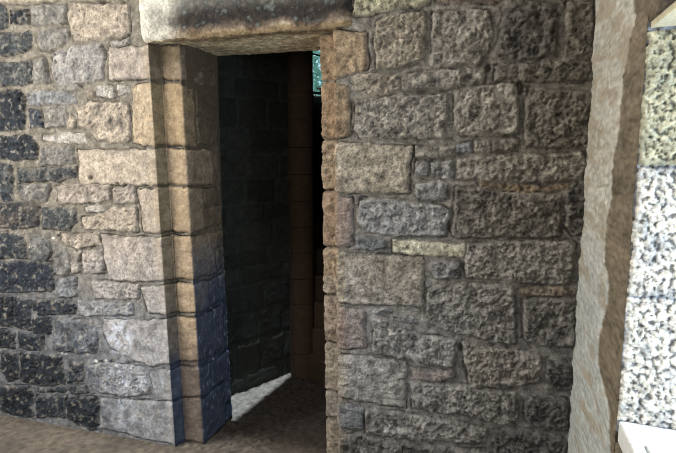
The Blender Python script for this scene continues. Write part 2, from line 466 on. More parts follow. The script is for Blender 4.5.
def left_height(A, Z, h, lab, nz):
    # holes and open joints seen in the picture
    for (x, y, r, d) in [(56, 55, .006, .02), (56.5, 62, .008, .025), (89, 79, .005, .015), (91.5, 178, .010, .03), (12, 0, 0, 0),
                         (22, 95, .009, .02), (91, 203, .007, .02), (118, 184, .009, .02), (98, 425, .008, .02), (58, 236, .008, .02), (40, 208, .008, .012), (101, 362, .008, .02), (111, 362, .006, .02), (126, 185, .007, .02), (22, 100, .009, .02), (70, 317, .01, .01), (123, 314, .02, .01), (103, 1, .02, .03)]:
        if r == 0: continue
        a, z = left.pa(x, y, 0); h = h - d * np.exp(-(((A - a) / r) ** 2 + ((Z - z) / r) ** 2) ** 1.5)
    return h
fl = stone_field(left, 0, aL[5], -.02, 3.0, .0045, ls, 11, (130, 123, 111), colour_fn=left_colour, warp=.009, groove=.014, smear=.9, lean=lambda A, Z: -.024 * (Z - .1) * sm(aL[1] - .22, aL[1] - .01, A), mask_fn=left_height, mortar_noise=.006)
ql = quad_labels(fl)
nJ = len(jl)
wall_left = struct(field_part('wall_left', fl, (ql < 0) | (ql >= nJ), M_rubble))
jamb = empty('door_jamb', (*uv(.05, .1), 0))
tag(jamb, 'moulded jamb on the left of the dark doorway, tan blocks above, navy tone low down', 'door jamb')
def placed(parent, o):
    o.parent = parent; o.matrix_parent_inverse = parent.matrix_basis.inverted() if False else o.matrix_parent_inverse
    # keep world place: shift mesh by the parent's location
    co = np.empty(len(o.data.vertices) * 3, np.float32); o.data.vertices.foreach_get('co', co)
    co = co.reshape(-1, 3) - np.array(parent.location, np.float32); o.data.vertices.foreach_set('co', co.ravel()); o.data.update()
for k in range(nJ):
    m = ql == k
    if m.sum() > 30: placed(jamb, field_part('jamb_block', fl, m, M_dress))

# ================================================================== RIGHT JAMB, RIGHT WALL
# face edge of the right jamb on the wall plane
sR = hit(340, 220, O, ES)[0]
cornerS = hit(587.5, 155, O, ES)[0]
WR = cornerS
right = Path([uv(sR + .10, .40), uv(sR - .076, .40), uv(sR - .076, .055), uv(sR - .004, .050), uv(sR, 0), uv(WR + .02, 0)])
aR = right.a; S0 = 4   # segment 4 is the wall face
RIGHT = """
Ya 356,15 362,-8 432,-8 428,4 400,8 370,14
R 436,-10 502,-10 499,1 438,2
E 508,-12 590,-12 590,-4 530,-3 508,0
C 377,22 400,14 424,11 426,30 422,62 400,68 378,70 376,45
A 433,14 445,12 490,11 491,30 488,55 478,65 440,67 431,64
Fz 506,9 530,2 556,4 557,25 556,56 520,60 498,55 498,40
E 566,4 593,2 593,56 566,56
C 357,76 380,74 399,75 400,91 378,96 358,90
A 402,75 430,71 455,70 484,69 482,82 440,90 402,91
E 495,66 560,62 594,60 594,80 545,83 520,82 494,80
A 358,99 420,95 447,94 448,110 444,139 400,138 362,138 357,128
A 454,93 480,86 515,84 518,95 518,133 500,135 462,136 455,128
E 524,87 560,90 594,92 592,150 560,148 525,148
A 415,148 455,145 455,158 415,158
S 457,145 472,143 474,152 457,153
A 476,141 490,141 490,152 476,152
E 493,141 518,139 518,151 493,151
I 417,163 428,161 428,176 416,175
I 431,163 452,161 452,178 432,178
A 457,160 500,156 540,154 582,153 586,165 582,180 560,182 500,181 456,179
Of 480,183 510,183 545,187 569,184 567,190 520,192 482,187
I 416,184 440,182 447,184 446,198 430,200 417,197
Ia 362,202 380,199 410,202 440,205 449,210 447,235 420,236 365,232 360,222
E 456,188 475,188 510,193 548,194 561,197 560,235 540,238 500,236 457,238 452,230 455,205
Fz 567,192 573,183 586,184 584,232 573,236 565,225
S 357,237 385,239 388,247 375,250 358,248
Yas 393,240 430,242 464,246 464,258 440,256 394,252
A 467,244 500,241 560,241 574,243 573,283 545,284 510,280 467,277 465,260
I 431,261 460,262 459,278 436,278 430,270
A 427,290 440,284 500,284 513,288 516,300 515,342 490,340 440,328 427,322
Of 521,288 560,286 575,290 575,294 523,296
E 524,300 540,298 576,298 575,345 540,345 524,338
If 372,311 385,307 390,311 380,316
I 392,314 414,317 416,322 402,321
A 374,320 392,320 405,328 425,336 455,341 456,352 452,365 430,366 410,358 373,353
C 463,342 490,346 515,350 541,357 540,382 500,387 470,385 466,365
F 546,359 574,365 571,390 547,387
Ras 413,368 430,371 452,370 455,376 440,381 414,378
A 412,383 440,383 480,388 516,393 518,420 500,423 470,415 440,412 414,408
F 526,395 560,398 569,402 568,430 540,428 524,420
A 366,409 400,413 430,417 460,423 487,429 486,441 430,440 400,437 366,430
E 341,435 366,433 400,441 430,447 490,450 490,478 341,472
F 495,432 520,429 560,436 569,441 568,478 495,474
"""
rsn = parse(right, RIGHT, .019, .019, edge=.011, seg=S0)
lim = aR[4] + .06
rsn += coursed(right, aR[4] + .14, aR[5] - .02, 0.0, 3.0, 9, 'AEAFC', .013, .016, seg=S0)
JR = [('J', '338,30 368,34', '340,79 368,68', 80, .16), ('J', '338,84 351,86', '340,138 352,134', 140, .08), ('C', '339,143 411,147', '343,193 408,193', 190, .2),
      ('R', '341,198 353,198', '342,247 353,246', 247, .08), ('C', '340,253 423,257', '342,303 422,306', 294, .2),
      ('R', '340,308 365,310', '341,348 365,348', 342, .1), ('A', '341,355 407,362', '342,398 406,408', 390, .18),
      ('S', '342,403 363,408', '342,428 363,429', 417, .1)]
jrr = []; ztop = None
zs = [left.pa(330, 31, 0)[1]]
P2 = right.p[3]
def zg(y): return hit(330, y, right.p[2], right.d[2])[1]
gz = [zg(y) for y in (33, 81, 140, 190, 247, 294, 342, 390, 417)] + [zg(455)]
for i, (c, top, bot, yb, ext) in enumerate(JR):
    pt = [right.pa(*map(float, p.split(',')), S0) for p in top.split()]
    pb = [right.pa(*map(float, p.split(',')), S0) for p in bot.split()]
    z1, z0 = gz[i] - .006, gz[i + 1] + .006
    e = aR[2] - ext * 1.1; x4 = aR[4]
    poly = [pb[1], (x4 + .003, pb[0][1]), (aR[3], z0), (aR[2], z0), (e, z0), (e, z1), (aR[2], z1), (aR[3], z1), (x4 + .003, pt[0][1]), pt[1]]
    cc, sp = PAL[c]
    jrr.append(dict(poly=poly, col=cc, spot=sp, rough=.0075, lift=.014, edge=.016, amt=.7, jamb=True))
    if e - .014 - (aR[1] + .012) > .05:
        jrr.append(dict(poly=[(aR[1] + .012, z0), (e - .014, z0), (e - .014, z1), (aR[1] + .012, z1)], col=PAL['B'][0], spot=PAL['B'][1], rough=.004, lift=.01, jamb=True))
# foot block of the jamb under the picture's lower edge
z1, z0 = gz[8] - .006, gz[9]; 
jrr.append(dict(poly=[(aR[4] + .003, z0), (aR[3], z0), (aR[1] + .02, z0), (aR[1] + .02, z1), (aR[3], z1), (aR[4] + .003, right.pa(342, 432, S0)[1])], col=PAL['A'][0], spot=PAL['A'][1], rough=.007, lift=.012, jamb=True))
jrr.append(dict(poly=[(aR[4] + .12, 0), (aR[3], 0), (aR[1] + .02, 0), (aR[1] + .02, z0 - .012), (aR[3], z0 - .012), (aR[4] + .12, z0 - .012)], col=PAL['A'][0], spot=PAL['A'][1], rough=.007, lift=.012, jamb=True))
rsn = jrr + rsn
def right_colour(A, Z, col, lab, nz):
    n2 = nz.fbm(A + 4, Z + 4, 22, 4); n = nz.fbm(A, Z, 3.5, 3)
    ob = (A < aR[4] + .004) & (lab >= 0)
    g = np.where((Z > .95)[..., None], lin((158, 132, 102)), lin((152, 138, 120)))
    col = np.where(ob[..., None], mixc(np.broadcast_to(g, col.shape), col, .4 + 0 * A) * (1 + .45 * n2)[..., None], col)
    st = (A > aR[4]) * sm(.0, .5, n + .1)
    col = mixc(col, col * np.array([.80, .80, .78]), st * .6)
    x = (A - aR[4])                       # far corner's shade put into the colour, greener and darker
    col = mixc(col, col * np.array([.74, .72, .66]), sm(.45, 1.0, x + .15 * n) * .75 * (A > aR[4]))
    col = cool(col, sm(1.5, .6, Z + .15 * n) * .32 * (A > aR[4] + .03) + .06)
    return col
def right_height(A, Z, h, lab, nz):
    for (x, y, rx, ry, d) in [(488, 68, .010, .014, .05), (520, 88, .007, .022, .05), (448, 226, .006, .022, .05), (460, 349, .006, .018, .06), (522, 190, .006, .004, .02),
                              (347, 399, .022, .008, .03), (370, 402, .03, .005, .03), (365, 197, .015, .005, .03), (345, 193, .02, .004, .02), (560, 230, .008, .012, .03),
                              (372, 306, .02, .004, .02), (398, 318, .02, .004, .02)]:
        a, z = right.pa(x, y, S0)
        h = h - d * np.exp(-(((A - a) / rx) ** 2 + ((Z - z) / ry) ** 2) ** 1.5)
    return h
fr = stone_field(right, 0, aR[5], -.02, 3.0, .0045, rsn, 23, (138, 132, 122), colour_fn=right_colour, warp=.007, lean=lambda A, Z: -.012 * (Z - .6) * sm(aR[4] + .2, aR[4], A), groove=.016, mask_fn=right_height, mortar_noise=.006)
qr = quad_labels(fr); nR = len(jrr)
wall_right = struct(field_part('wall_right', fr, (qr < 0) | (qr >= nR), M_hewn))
jamb2 = empty('door_jamb', (*uv(sR - .04, .2), 0))
tag(jamb2, 'rough brown block jamb on the right of the dark doorway', 'door jamb')
for k in range(nR):
    m = qr == k
    if m.sum() > 30: placed(jamb2, field_part('jamb_block', fr, m, M_hewn))

# wall above the doorway, between the two jambs, and the solid cores behind the faces
TH = .40
Lz = 0
prism('wall_left_core', [uv(-WL, .03), uv(-.03, .03), uv(CH - .01, .085), uv(CH + G2 - .03, .09), uv(CH + G2 - .03, TH - .01), uv(-WL, TH - .01)], 0, 3.0, M_core, wall_left)
prism('wall_right_core', [uv(sR - .05, .085), uv(sR + .03, .085), uv(sR + .03, .03), uv(WR + .3, .03), uv(WR + .3, TH - .01), uv(sR - .05, TH - .01)], 0, 3.0, M_core, wall_right)

# ================================================================== LINTEL
zs_f = left.pa(240, 40, 0)[1]
def lintel():
    zb = H_SOF
    s0, s1 = hit(136, 25, O - ET * .03, ES)[0], hit(352, 15, O - ET * .03, ES)[0]
    # cross-section (t, z) round the block, from the back of the soffit forward, up the face and back over
    cs = []
    nseg = 150
    t_back, zt = .40, zb + .30
    front = -.035
    def arc(cx, cz, r, a0, a1, n): return [(cx + r * math.cos(a), cz + r * math.sin(a)) for a in np.linspace(a0, a1, n)]
    cs += [(t, zb) for t in np.linspace(t_back, front + .045, 60)]
    cs += arc(front + .038, zb + .038, .038, -math.pi / 2, -math.pi, 14)
    cs += [(front, z) for z in np.linspace(zb + .043, zt - .06, 46)]
    cs += arc(front + .055, zt - .055, .055, math.pi, math.pi / 2, 10)
    cs += [(t, zt) for t in np.linspace(front + .08, t_back, 12)]
    cs += [(t_back, z) for z in np.linspace(zt - .02, zb + .02, 8)]
    cs = np.array(cs); n = len(cs)
    d = np.roll(cs, -1, 0) - np.roll(cs, 1, 0); nn = np.stack([d[:, 1], -d[:, 0]], -1); nn /= np.linalg.norm(nn, axis=1)[:, None]
    cen = cs.mean(0)
    flip = np.sign(((cs - cen) * nn).sum(1)); nn *= np.where(flip == 0, 1, flip)[:, None]
    arc_l = np.concatenate([[0], np.cumsum(np.hypot(*np.diff(cs, axis=0).T))])
    ns = 260; S = np.linspace(s0, s1, ns); nz = Noise(77)
    AA, SS = np.meshgrid(arc_l, S)
    hgt = .010 * nz.fbm(SS, AA, 4, 3) + .007 * nz.fbm(SS, AA, 18, 4) + .003 * nz.fbm(SS, AA, 80, 2)
    # rounded ends
    e = np.minimum(SS - s0, s1 - SS); sh = np.sqrt(np.clip(1 - (1 - np.clip(e / .05, 0, 1)) ** 2, 0, 1))
    TT = cs[None, :, 0] + nn[None, :, 0] * hgt; ZZ = cs[None, :, 1] + nn[None, :, 1] * hgt
    frontish = (cs[None, :, 0] < .1)
    k = .80 + .20 * sh
    ZZ = np.where(frontish, cen[1] + (ZZ - cen[1]) * k, ZZ); TT = np.where(cs[None, :, 0] < .08, .08 + (TT - .08) * (.35 + .65 * sh), TT)
    # left end of the face is chipped away below
    x = O[0] + ES[0] * SS + ET[0] * TT; y = O[1] + ES[1] * SS + ET[1] * TT
    v = np.stack([x, y, ZZ], -1).reshape(-1, 3)
    # colour: pale bare end, soot over the middle, ochre band along the lower arris, soffit paled to stand for bounced light
    u = (SS - s0) / (s1 - s0); n1 = nz.fbm(SS, AA, 7, 4); n2 = nz.fbm(SS + 5, AA, 26, 4); n3 = nz.fbm(SS * .5, AA, 40, 4)
    up = (cs[None, :, 1] - zb) / (zt - zb) + 0 * SS
    face = (cs[None, :, 0] < front + .062) & (cs[None, :, 1] > zb + .004) + 0 * SS.astype(bool)
    sof = (cs[None, :, 1] <= zb + .004) & (SS > -9)
    col = np.empty(SS.shape + (3,)); col[:] = lin((206, 202, 190))
    col = mixc(col, np.broadcast_to(lin((156, 136, 106)), col.shape), sm(.14, .04, up + .05 * n1) * sm(.1, .3, u))
    soot = sm(.07, .17, up + .12 * n1 + .06 * n2) * sm(.10, .30, u + .10 * n1 + .35 * (.5 - up) * (u < .5)) * sm(1.25, .9, up)
    brown = sm(.03, .10, up + .10 * n1) * sm(.12, .24, u + .05 * n1)
    col = mixc(col, np.broadcast_to(lin((86, 64, 46)), col.shape), brown * .85 * sm(.5, .3, up))
    col = mixc(col, np.broadcast_to(lin((20, 23, 27)), col.shape), soot * np.clip(.85 + .3 * n2, 0, 1))
    col = mixc(col, np.broadcast_to(lin((112, 116, 112)), col.shape), soot * sm(-.02, .4, n2 + .5 * n1 + .5 * (up - .35)) * .65)
    col = np.where(sof[..., None], lin((204, 190, 160)) * (1 + .35 * n2 + .5 * n3)[..., None], col)
    lip = sm(front + .13, front + .05, cs[None, :, 0] + .02 * n1 + .015 * n2) * sof * sm(.08, .2, u)
    col = mixc(col, lin((104, 84, 60)) * (1 + .4 * n2)[..., None], lip * .8)
    n5 = nz.fbm(SS, AA, 90, 3); col = np.clip(col * (1 + .35 * n2 + .5 * n5)[..., None], .01, .9)
    idx = np.arange(ns * n).reshape(ns, n)
    f = np.stack([idx[:-1], idx[1:], np.roll(idx, -1, 1)[1:], np.roll(idx, -1, 1)[:-1]], -1).reshape(-1, 4)
    # end caps as fans of quads towards a centre point
    c0 = v[idx[0]].mean(0); c1 = v[idx[-1]].mean(0); vv = np.concatenate([v, [c0, c1]]); a, b = len(v), len(v) + 1
    cap = []
    for i in range(0, n - 1, 2):
        j, l = (i + 1) % n, (i + 2) % n
        cap.append((a, idx[0][i], idx[0][j], idx[0][l])); cap.append((b, idx[-1][l], idx[-1][j], idx[-1][i]))
    cc = np.concatenate([col.reshape(-1, 3), [lin((150, 140, 120))] * 2])
    o = mesh_obj('door_lintel', vv, np.concatenate([f, np.array(cap)]), M_dress, None, cc)
    tag(o, 'long rounded soot-blackened stone lintel spanning the top of the doorway', 'lintel')
    return o
H_SOF = hit(270, 32, O - ET * .03, ES)[1]
lintel()
# masonry over the lintel, carried between the two walls
over = Path([uv(-.02, .0), uv(sR + .02, .0)])
ov = coursed(over, 0.0, over.a[1], H_SOF + .30, 3.0, 4, 'TPCA', .006, .01, frame=False)
fo = stone_field(over, 0, over.a[1], H_SOF + .22, 3.0, .008, ov, 5, (140, 128, 108))
wall_above = struct(field_part('wall_above', fo, quad_labels(fo) > -5, M_rubble))
prism('wall_core', [uv(.0, .03), uv(sR, .03), uv(sR, TH), uv(.0, TH)], H_SOF + .26, 3.0, M_core, wall_above)

# ================================================================== SIDE WALL WITH THE WINDOW
Cn = uv(WR, 0)
kk = hit(637.5, 155, Cn, -ET)[0]
Ar = Cn - ET * kk
RD = np.array([math.cos(math.radians(24)), -math.sin(math.radians(24))])
side = Path([Cn + ET * .02, Ar, Ar + RD * .55], blend=.006)
aS = side.a
SIL = hit(617, 420, Ar, ES)[1]; HED = hit(649, 28, Ar, ES)[1]
def spa(px, py): return side.pa(px, py, 0)
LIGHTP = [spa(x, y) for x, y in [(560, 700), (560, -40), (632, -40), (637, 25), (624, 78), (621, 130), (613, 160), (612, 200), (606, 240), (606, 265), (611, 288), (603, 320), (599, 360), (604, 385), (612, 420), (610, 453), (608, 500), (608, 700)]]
sst = []
for px0, px1, y0, y1 in []: pass
zj = [HED - .004, hit(640, 166, Ar, RD)[1], hit(634, 296, Ar, RD)[1], SIL]
for i in range(3):
    sst.append(dict(poly=[(aS[1] + .006, zj[i + 1] + .006), (aS[2], zj[i + 1] + .006), (aS[2], zj[i] - .006), (aS[1] + .006, zj[i] - .006)], col=(232, 226, 214), spot=(120, 132, 146), rough=.0030, lift=.006, edge=.008, amt=.55))
def side_colour(A, Z, col, lab, nz):
    n = nz.fbm(A * .3, Z, 9, 4); n2 = nz.fbm(A * .35, Z, 13, 5, .62); n6 = nz.fbm(A * .3, Z, 60, 3); n3 = nz.fbm(A, Z, 70, 3); n4 = nz.fbm(A, Z, 150, 2)
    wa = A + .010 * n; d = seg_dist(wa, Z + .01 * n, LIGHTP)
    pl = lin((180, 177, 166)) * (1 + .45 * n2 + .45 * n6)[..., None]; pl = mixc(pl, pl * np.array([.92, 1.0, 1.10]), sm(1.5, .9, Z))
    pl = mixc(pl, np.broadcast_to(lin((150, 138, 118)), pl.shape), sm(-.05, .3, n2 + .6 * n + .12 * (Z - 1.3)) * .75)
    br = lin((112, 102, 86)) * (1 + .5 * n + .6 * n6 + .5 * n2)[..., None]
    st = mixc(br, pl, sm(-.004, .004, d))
    rv = A > aS[1] + .002
    mort = lin((150, 155, 165)) * np.ones_like(col)
    r = np.where((lab >= 0)[..., None], col, mort)
    n5 = nz.fbm(A * 1.3 + .5 * Z, Z - .5 * A, 60, 3); pit = (1 - .7 * sm(.026, .010, A - aS[1] + .006 * n)) * sm(.02, .28, n5 + .6 * n3 + .3 * n4 - .03)
    # dark weathered flecks between the tool marks
    r = mixc(r, np.broadcast_to(lin((62, 70, 82)), r.shape), pit * .75)
    r = np.where((lab == 0)[..., None], r * np.array([.62, .62, .50]), r)
    return np.where(rv[..., None], r, st)
def side_height(A, Z, h, lab, nz):
    n = nz.fbm(A * .3, Z, 9, 4); n2 = nz.fbm(A * .4, Z, 22, 4); d = seg_dist(A + .010 * n, Z + .01 * n, LIGHTP)
    rv = A > aS[1] + .002
    hs = .010 * nz.fbm(A * .4, Z, 6, 3) + .005 * n2 + .002 * nz.fbm(A * .4, Z, 60, 3) + .005 * sm(-.006, .006, d) + .003 * nz.fbm(A, Z, 60, 3) * (d < 0)
    # cracks in the plaster
    for pts in (((600, 372), (596, 385), (594, 396)), ((582, 385), (585, 400)), ((607, 195), (610, 212)), ((603, 285), (598, 300)), ((612, 258), (624, 294), (632, 300)), ((636, 14), (637, 25)), ((617, 328), (620, 345), (616, 356)), ((610, 375), (612, 386)),
                ((612, 78), (608, 95)), ((597, 188), (610, 186))):
        q = [spa(*p) for p in pts]
        for i in range(len(q) - 1):
            (x0, y0), (x1, y1) = q[i], q[i + 1]; t = np.clip(((A - x0) * (x1 - x0) + (Z - y0) * (y1 - y0)) / ((x1 - x0) ** 2 + (y1 - y0) ** 2), 0, 1)
            dd = np.hypot(A - x0 - t * (x1 - x0) + .003 * n2, Z - y0 - t * (y1 - y0)); hs = hs - .009 * np.exp(-(dd / .0035) ** 2)
    tool = .0035 * (nz.fbm(A * .7, Z, 120, 3) + nz.fbm(A + 2, Z + .6 * A, 75, 2)) - .005 * sm(.02, .28, nz.fbm(A * 1.3 + .5 * Z, Z - .5 * A, 60, 3) + .6 * nz.fbm(A, Z, 70, 3) - .03)
    return np.where(rv, h + tool, hs)
fs = stone_field(side, 0, aS[2], -.02, 3.0, .0032, sst, 41, (150, 150, 150), colour_fn=side_colour, mask_fn=side_height, warp=.004)
def quad_z(fd): return (fd['Z'][:-1, :-1] + fd['Z'][1:, 1:]) / 2, (fd['A'][:-1, :-1] + fd['A'][1:, 1:]) / 2
zz, aa = quad_z(fs)
wall_side = struct(field_part('wall_side', fs, (aa < aS[1]), M_plaster))
win = struct(field_part('window_1', fs, (aa >= aS[1]) & (zz > SIL - .03) & (zz < HED + .02), M_tooled))
# the rest of the side wall: under the sill, over the head, and beyond the window towards the viewer's right
WLEN = 1.3
def side_low(name, z0, z1, seed, tone):
    p = Path([Ar + ET * .0, Ar - ET * (WLEN + .0)])
    st = coursed(p, .0, WLEN, z0, z1, seed, tone, .004, .006, frame=False)
    def cf(A, Z, col, lab, nz):
        n = nz.fbm(A, Z, 6, 4); return mixc(lin((118, 106, 88)) * (1 + .3 * n)[..., None], np.broadcast_to(lin((52, 60, 74)), col.shape), sm(.0, .3, A + .1 * n) * .9) if z0 > 1 else mixc(lin((150, 140, 120)) * (1 + .3 * n)[..., None], np.broadcast_to(lin((88, 76, 60)), col.shape), sm(-.2, .4, n))
    f = stone_field(p, 0, WLEN, z0, z1, .008, st, seed, (120, 108, 90), colour_fn=cf)
    field_part(name, f, quad_labels(f) > -5, M_rubble, wall_side, back=.02)
side_low('wall_facing', HED + .015, 3.0, 51, 'BED'); side_low('wall_facing', -.02, SIL - .062, 52, 'AE')
n_out = np.array([ET[1], -ET[0]])   # outward, away from the room
def sp(k, o): return Ar - ET * k + n_out * o
prism('wall_core', [sp(-kk - .3, .02), sp(0.0, .02), sp(0.0, .5), sp(-kk - .3, .5)][::-1], 0, 3.0, M_core, wall_side)
for o in [c for c in wall_side.children if c.name.startswith('wall_core')]: pass
prism('wall_core', [sp(0, .012), sp(WLEN, .012), sp(WLEN, .6), sp(0, .6)][::-1], 0, SIL - .07, M_core, wall_side)
prism('wall_core', [sp(WLEN, .0), sp(5.0, .0), sp(5.0, .6), sp(WLEN, .6)][::-1], 0, 3.0, M_rubble, wall_side, cols=(140, 130, 112))
# head of the window: a pale dressed slab whose underside shows
M_head = stone_mat('head_stone', 120, .5, gdist=.004, vary=.15, tint=False, base=(206, 198, 170))
hd = prism('window_lintel', [sp(-.10, .008), sp(WLEN + .08, .008), sp(WLEN + .08, .62), sp(-.10, .62)][::-1], HED, HED + .2, M_head)
tag(hd, 'pale stone lintel over the bright window at the upper right corner', 'lintel')
prism('wall_core', [sp(0, .012), sp(WLEN, .012), sp(WLEN, .6), sp(0, .6)][::-1], HED + .205, 3.0, M_core, wall_side)
# sill: two slabs with a joint
sill = empty('window_sill', (*sp(.4, .2), SIL - .06))
tag(sill, 'bright white stone window sill at the lower right corner', 'window sill')
jp = on_floor(643, 443.5, SIL) - Ar
kj, oj = float(jp @ -ET), float(jp @ n_out)
for k0, k1, o0, o1 in ((0.0, kj, .004, .62), (kj + .003, WLEN, .004, oj), (kj + .003, WLEN, oj + .006, .62)):
    me_pts = [sp(k0, o0), sp(k1, o0), sp(k1, o1), sp(k0, o1)][::-1]
    o = prism('sill_slab', me_pts, SIL - .06, SIL, M_sill, None)
    b = o.modifiers.new('edge', 'BEVEL'); b.width = .006; b.segments = 3
    placed(sill, o); o.parent = sill

# ================================================================== STAIR TURRET BEHIND THE DOORWAY
B0 = on_floor(224, 399); B1 = on_floor(296, 370.5)
wd = (B1 - B0) / np.linalg.norm(B1 - B0)
NW = on_floor(306.5, 371.5) + 0 * wd     # newel centre
newel_r = .085
newel_r = .082
NW = B1 - wd * .01 + np.array([wd[1], -wd[0]]) * newel_r
back_pts = [B0 - wd * .35, B0, B1 + wd * .10]
tail = []
cen = NW + np.array([.30, .15])
for ang in (105, 80, 55, 25, -5, -35, -60):
    tail.append(cen + 1.0 * np.array([math.cos(math.radians(ang)), math.sin(math.radians(ang))]))
tp = Path(back_pts + tail, blend=.05)
slitpx = (314.5, 326)
# window slit is cut where the sight lines through the gap meet the curved wall
def path_hit(px, py, p):
    best = None
    for i in range(1, len(p.l)):
        t, z = hit(px, py, p.p[i], p.d[i]); r = ray(px, py)
        if -1e-6 <= t <= p.l[i]:
            w = p.p[i] + p.d[i] * t
            if w @ r[:2] > 0: best = (p.a[i] + t, z, i); break
    return best
h0 = path_hit(312.0, 60, tp); h1 = path_hit(334, 60, tp)
hz = path_hit(319, 95.5, tp)
0 and print('HITS', h0, h1, hz, NW, tp.p.tolist())
slit = (h0[0], h1[0], hz[1], hz[1] + .62)
0 and print('slit', slit, 'lintel soffit', H_SOF, 'sill', SIL, 'head', HED, 'kk', kk, 'sR', sR, 'WR', WR, 'NW', NW)
tst = coursed(tp, .0, tp.a[-1], 0, 3.3, 31, 'EGBE', .0015, .003, frame=False)
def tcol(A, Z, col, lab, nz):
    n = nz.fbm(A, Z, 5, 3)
    base = np.where((lab >= 0)[..., None], lin((34, 40, 37)), lin((46, 52, 48))) * (1 + .3 * n)[..., None]  # dark colour carries much of the stairwell's shade
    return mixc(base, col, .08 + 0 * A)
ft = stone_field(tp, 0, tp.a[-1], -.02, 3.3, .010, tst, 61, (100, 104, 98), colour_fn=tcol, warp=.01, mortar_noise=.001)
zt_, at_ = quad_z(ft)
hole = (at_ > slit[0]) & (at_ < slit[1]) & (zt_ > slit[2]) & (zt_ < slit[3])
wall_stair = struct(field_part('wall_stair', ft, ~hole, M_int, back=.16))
# light frame and glass in the slit
sa = (slit[0] + slit[1]) / 2; q, n = tp.at(np.array([slit[0], slit[1], sa])); 
M_frame = stone_mat('slit_frame', 60, .2, tint=False, base=(170, 190, 195), vary=.1)
def bar(name, a0, a1, z0, z1, d0, d1, mat, parent):
    q, n = tp.at(np.array([a0, a1])); p = [q[0] - n[0] * d0, q[1] - n[1] * d0, q[1] - n[1] * d1, q[0] - n[0] * d1]
    o = prism(name, p[::-1], z0, z1, mat, parent); return o
winf = empty('window_2', (*q[2], slit[2])); struct(winf)
for b in ((slit[0], slit[0] + .015, slit[2], slit[3]), (slit[1] - .015, slit[1], slit[2], slit[3]), (slit[0], slit[1], slit[2], slit[2] + .018),
          (slit[0], slit[1], slit[3] - .015, slit[3]), (slit[0], slit[1], hit(318, 68, *[tp.p[h0[2]], tp.d[h0[2]]])[1] - .006, hit(318, 68, *[tp.p[h0[2]], tp.d[h0[2]]])[1] + .008)):
    o = bar('window_frame', *b, .06, .09, M_frame, None); placed(winf, o); o.parent = winf
gm = bpy.data.materials.new('window_glass'); gm.use_nodes = True
gb = gm.node_tree.nodes['Principled BSDF']; gb.inputs['Transmission Weight'].default_value = 1; gb.inputs['Roughness'].default_value = .05; gb.inputs['IOR'].default_value = 1.05
gb.inputs['Base Color'].default_value = (.75, .9, .85, 1)
o = bar('pane', slit[0], slit[1], slit[2], slit[3], .072, .078, gm, None); placed(winf, o); o.parent = winf

# foliage of a tree outside the slit window
q, n = tp.at(np.array([sa])); out = -n[0]
TD = 9.0; tv = ray(318, 70); tree = empty('tree', (tv[0] * TD, tv[1] * TD, 0)); tag(tree, 'green leafy tree outside, glimpsed through the narrow window slit beside the stair', 'tree')
M_leaf = bpy.data.materials.new('leaf'); M_leaf.use_nodes = True
lb = M_leaf.node_tree.nodes['Principled BSDF']; nn_ = M_leaf.node_tree.nodes.new('ShaderNodeTexNoise'); nn_.inputs['Scale'].default_value = 3
rr_ = M_leaf.node_tree.nodes.new('ShaderNodeValToRGB'); rr_.color_ramp.elements[0].color = (.10, .24, .15, 1); rr_.color_ramp.elements[1].color = (.45, .70, .52, 1)
M_leaf.node_tree.links.new(nn_.outputs['Fac'], rr_.inputs[0]); M_leaf.node_tree.links.new(rr_.outputs[0], lb.inputs['Base Color'])
rnd = np.random.RandomState(2); lv = []; lf = []
topz = H + tv[2] * TD + .9
for i in range(2600):
    u = rnd.randn(3); u /= np.linalg.norm(u); r = rnd.rand() ** .33
    c = np.array([0, 0, topz - 1.0]) + u * r * np.array([1.25, 1.25, 1.0]); d = rnd.randn(3); d /= np.linalg.norm(d); e = np.cross(d, rnd.randn(3)); e /= np.linalg.norm(e)
    L_, W_ = .07, .03; b0 = len(lv); lv += [c - d * L_, c + e * W_, c + d * L_, c - e * W_]; lf.append((b0, b0 + 1, b0 + 2, b0 + 3))
mesh_obj('foliage', lv, lf, M_leaf, tree, smooth=False)
def cyl(name, cx, cy, r, z0, z1, mat, parent, n=32, r1=None):
    r1 = r if r1 is None else r1
    v = [(cx + r * math.cos(2 * math.pi * i / n), cy + r * math.sin(2 * math.pi * i / n), z0) for i in range(n)] + [(cx + r1 * math.cos(2 * math.pi * i / n), cy + r1 * math.sin(2 * math.pi * i / n), z1) for i in range(n)]
    me = bpy.data.meshes.new(name); me.from_pydata(v, [], [tuple(range(n - 1, -1, -1)), tuple(range(n, 2 * n))] + [(i, (i + 1) % n, n + (i + 1) % n, n + i) for i in range(n)])
    for p in me.polygons[2:]: p.use_smooth = True
    me.materials.append(mat); o = bpy.data.objects.new(name, me); C.objects.link(o); o.parent = parent
    es = o.modifiers.new('split', 'EDGE_SPLIT'); es.split_angle = math.radians(50); return o
M_bark = stone_mat('bark', 30, .6, tint=False, base=(80, 66, 50))
cyl('trunk', 0, 0, .11, -.05, topz - 1.2, M_bark, tree, r1=.06)

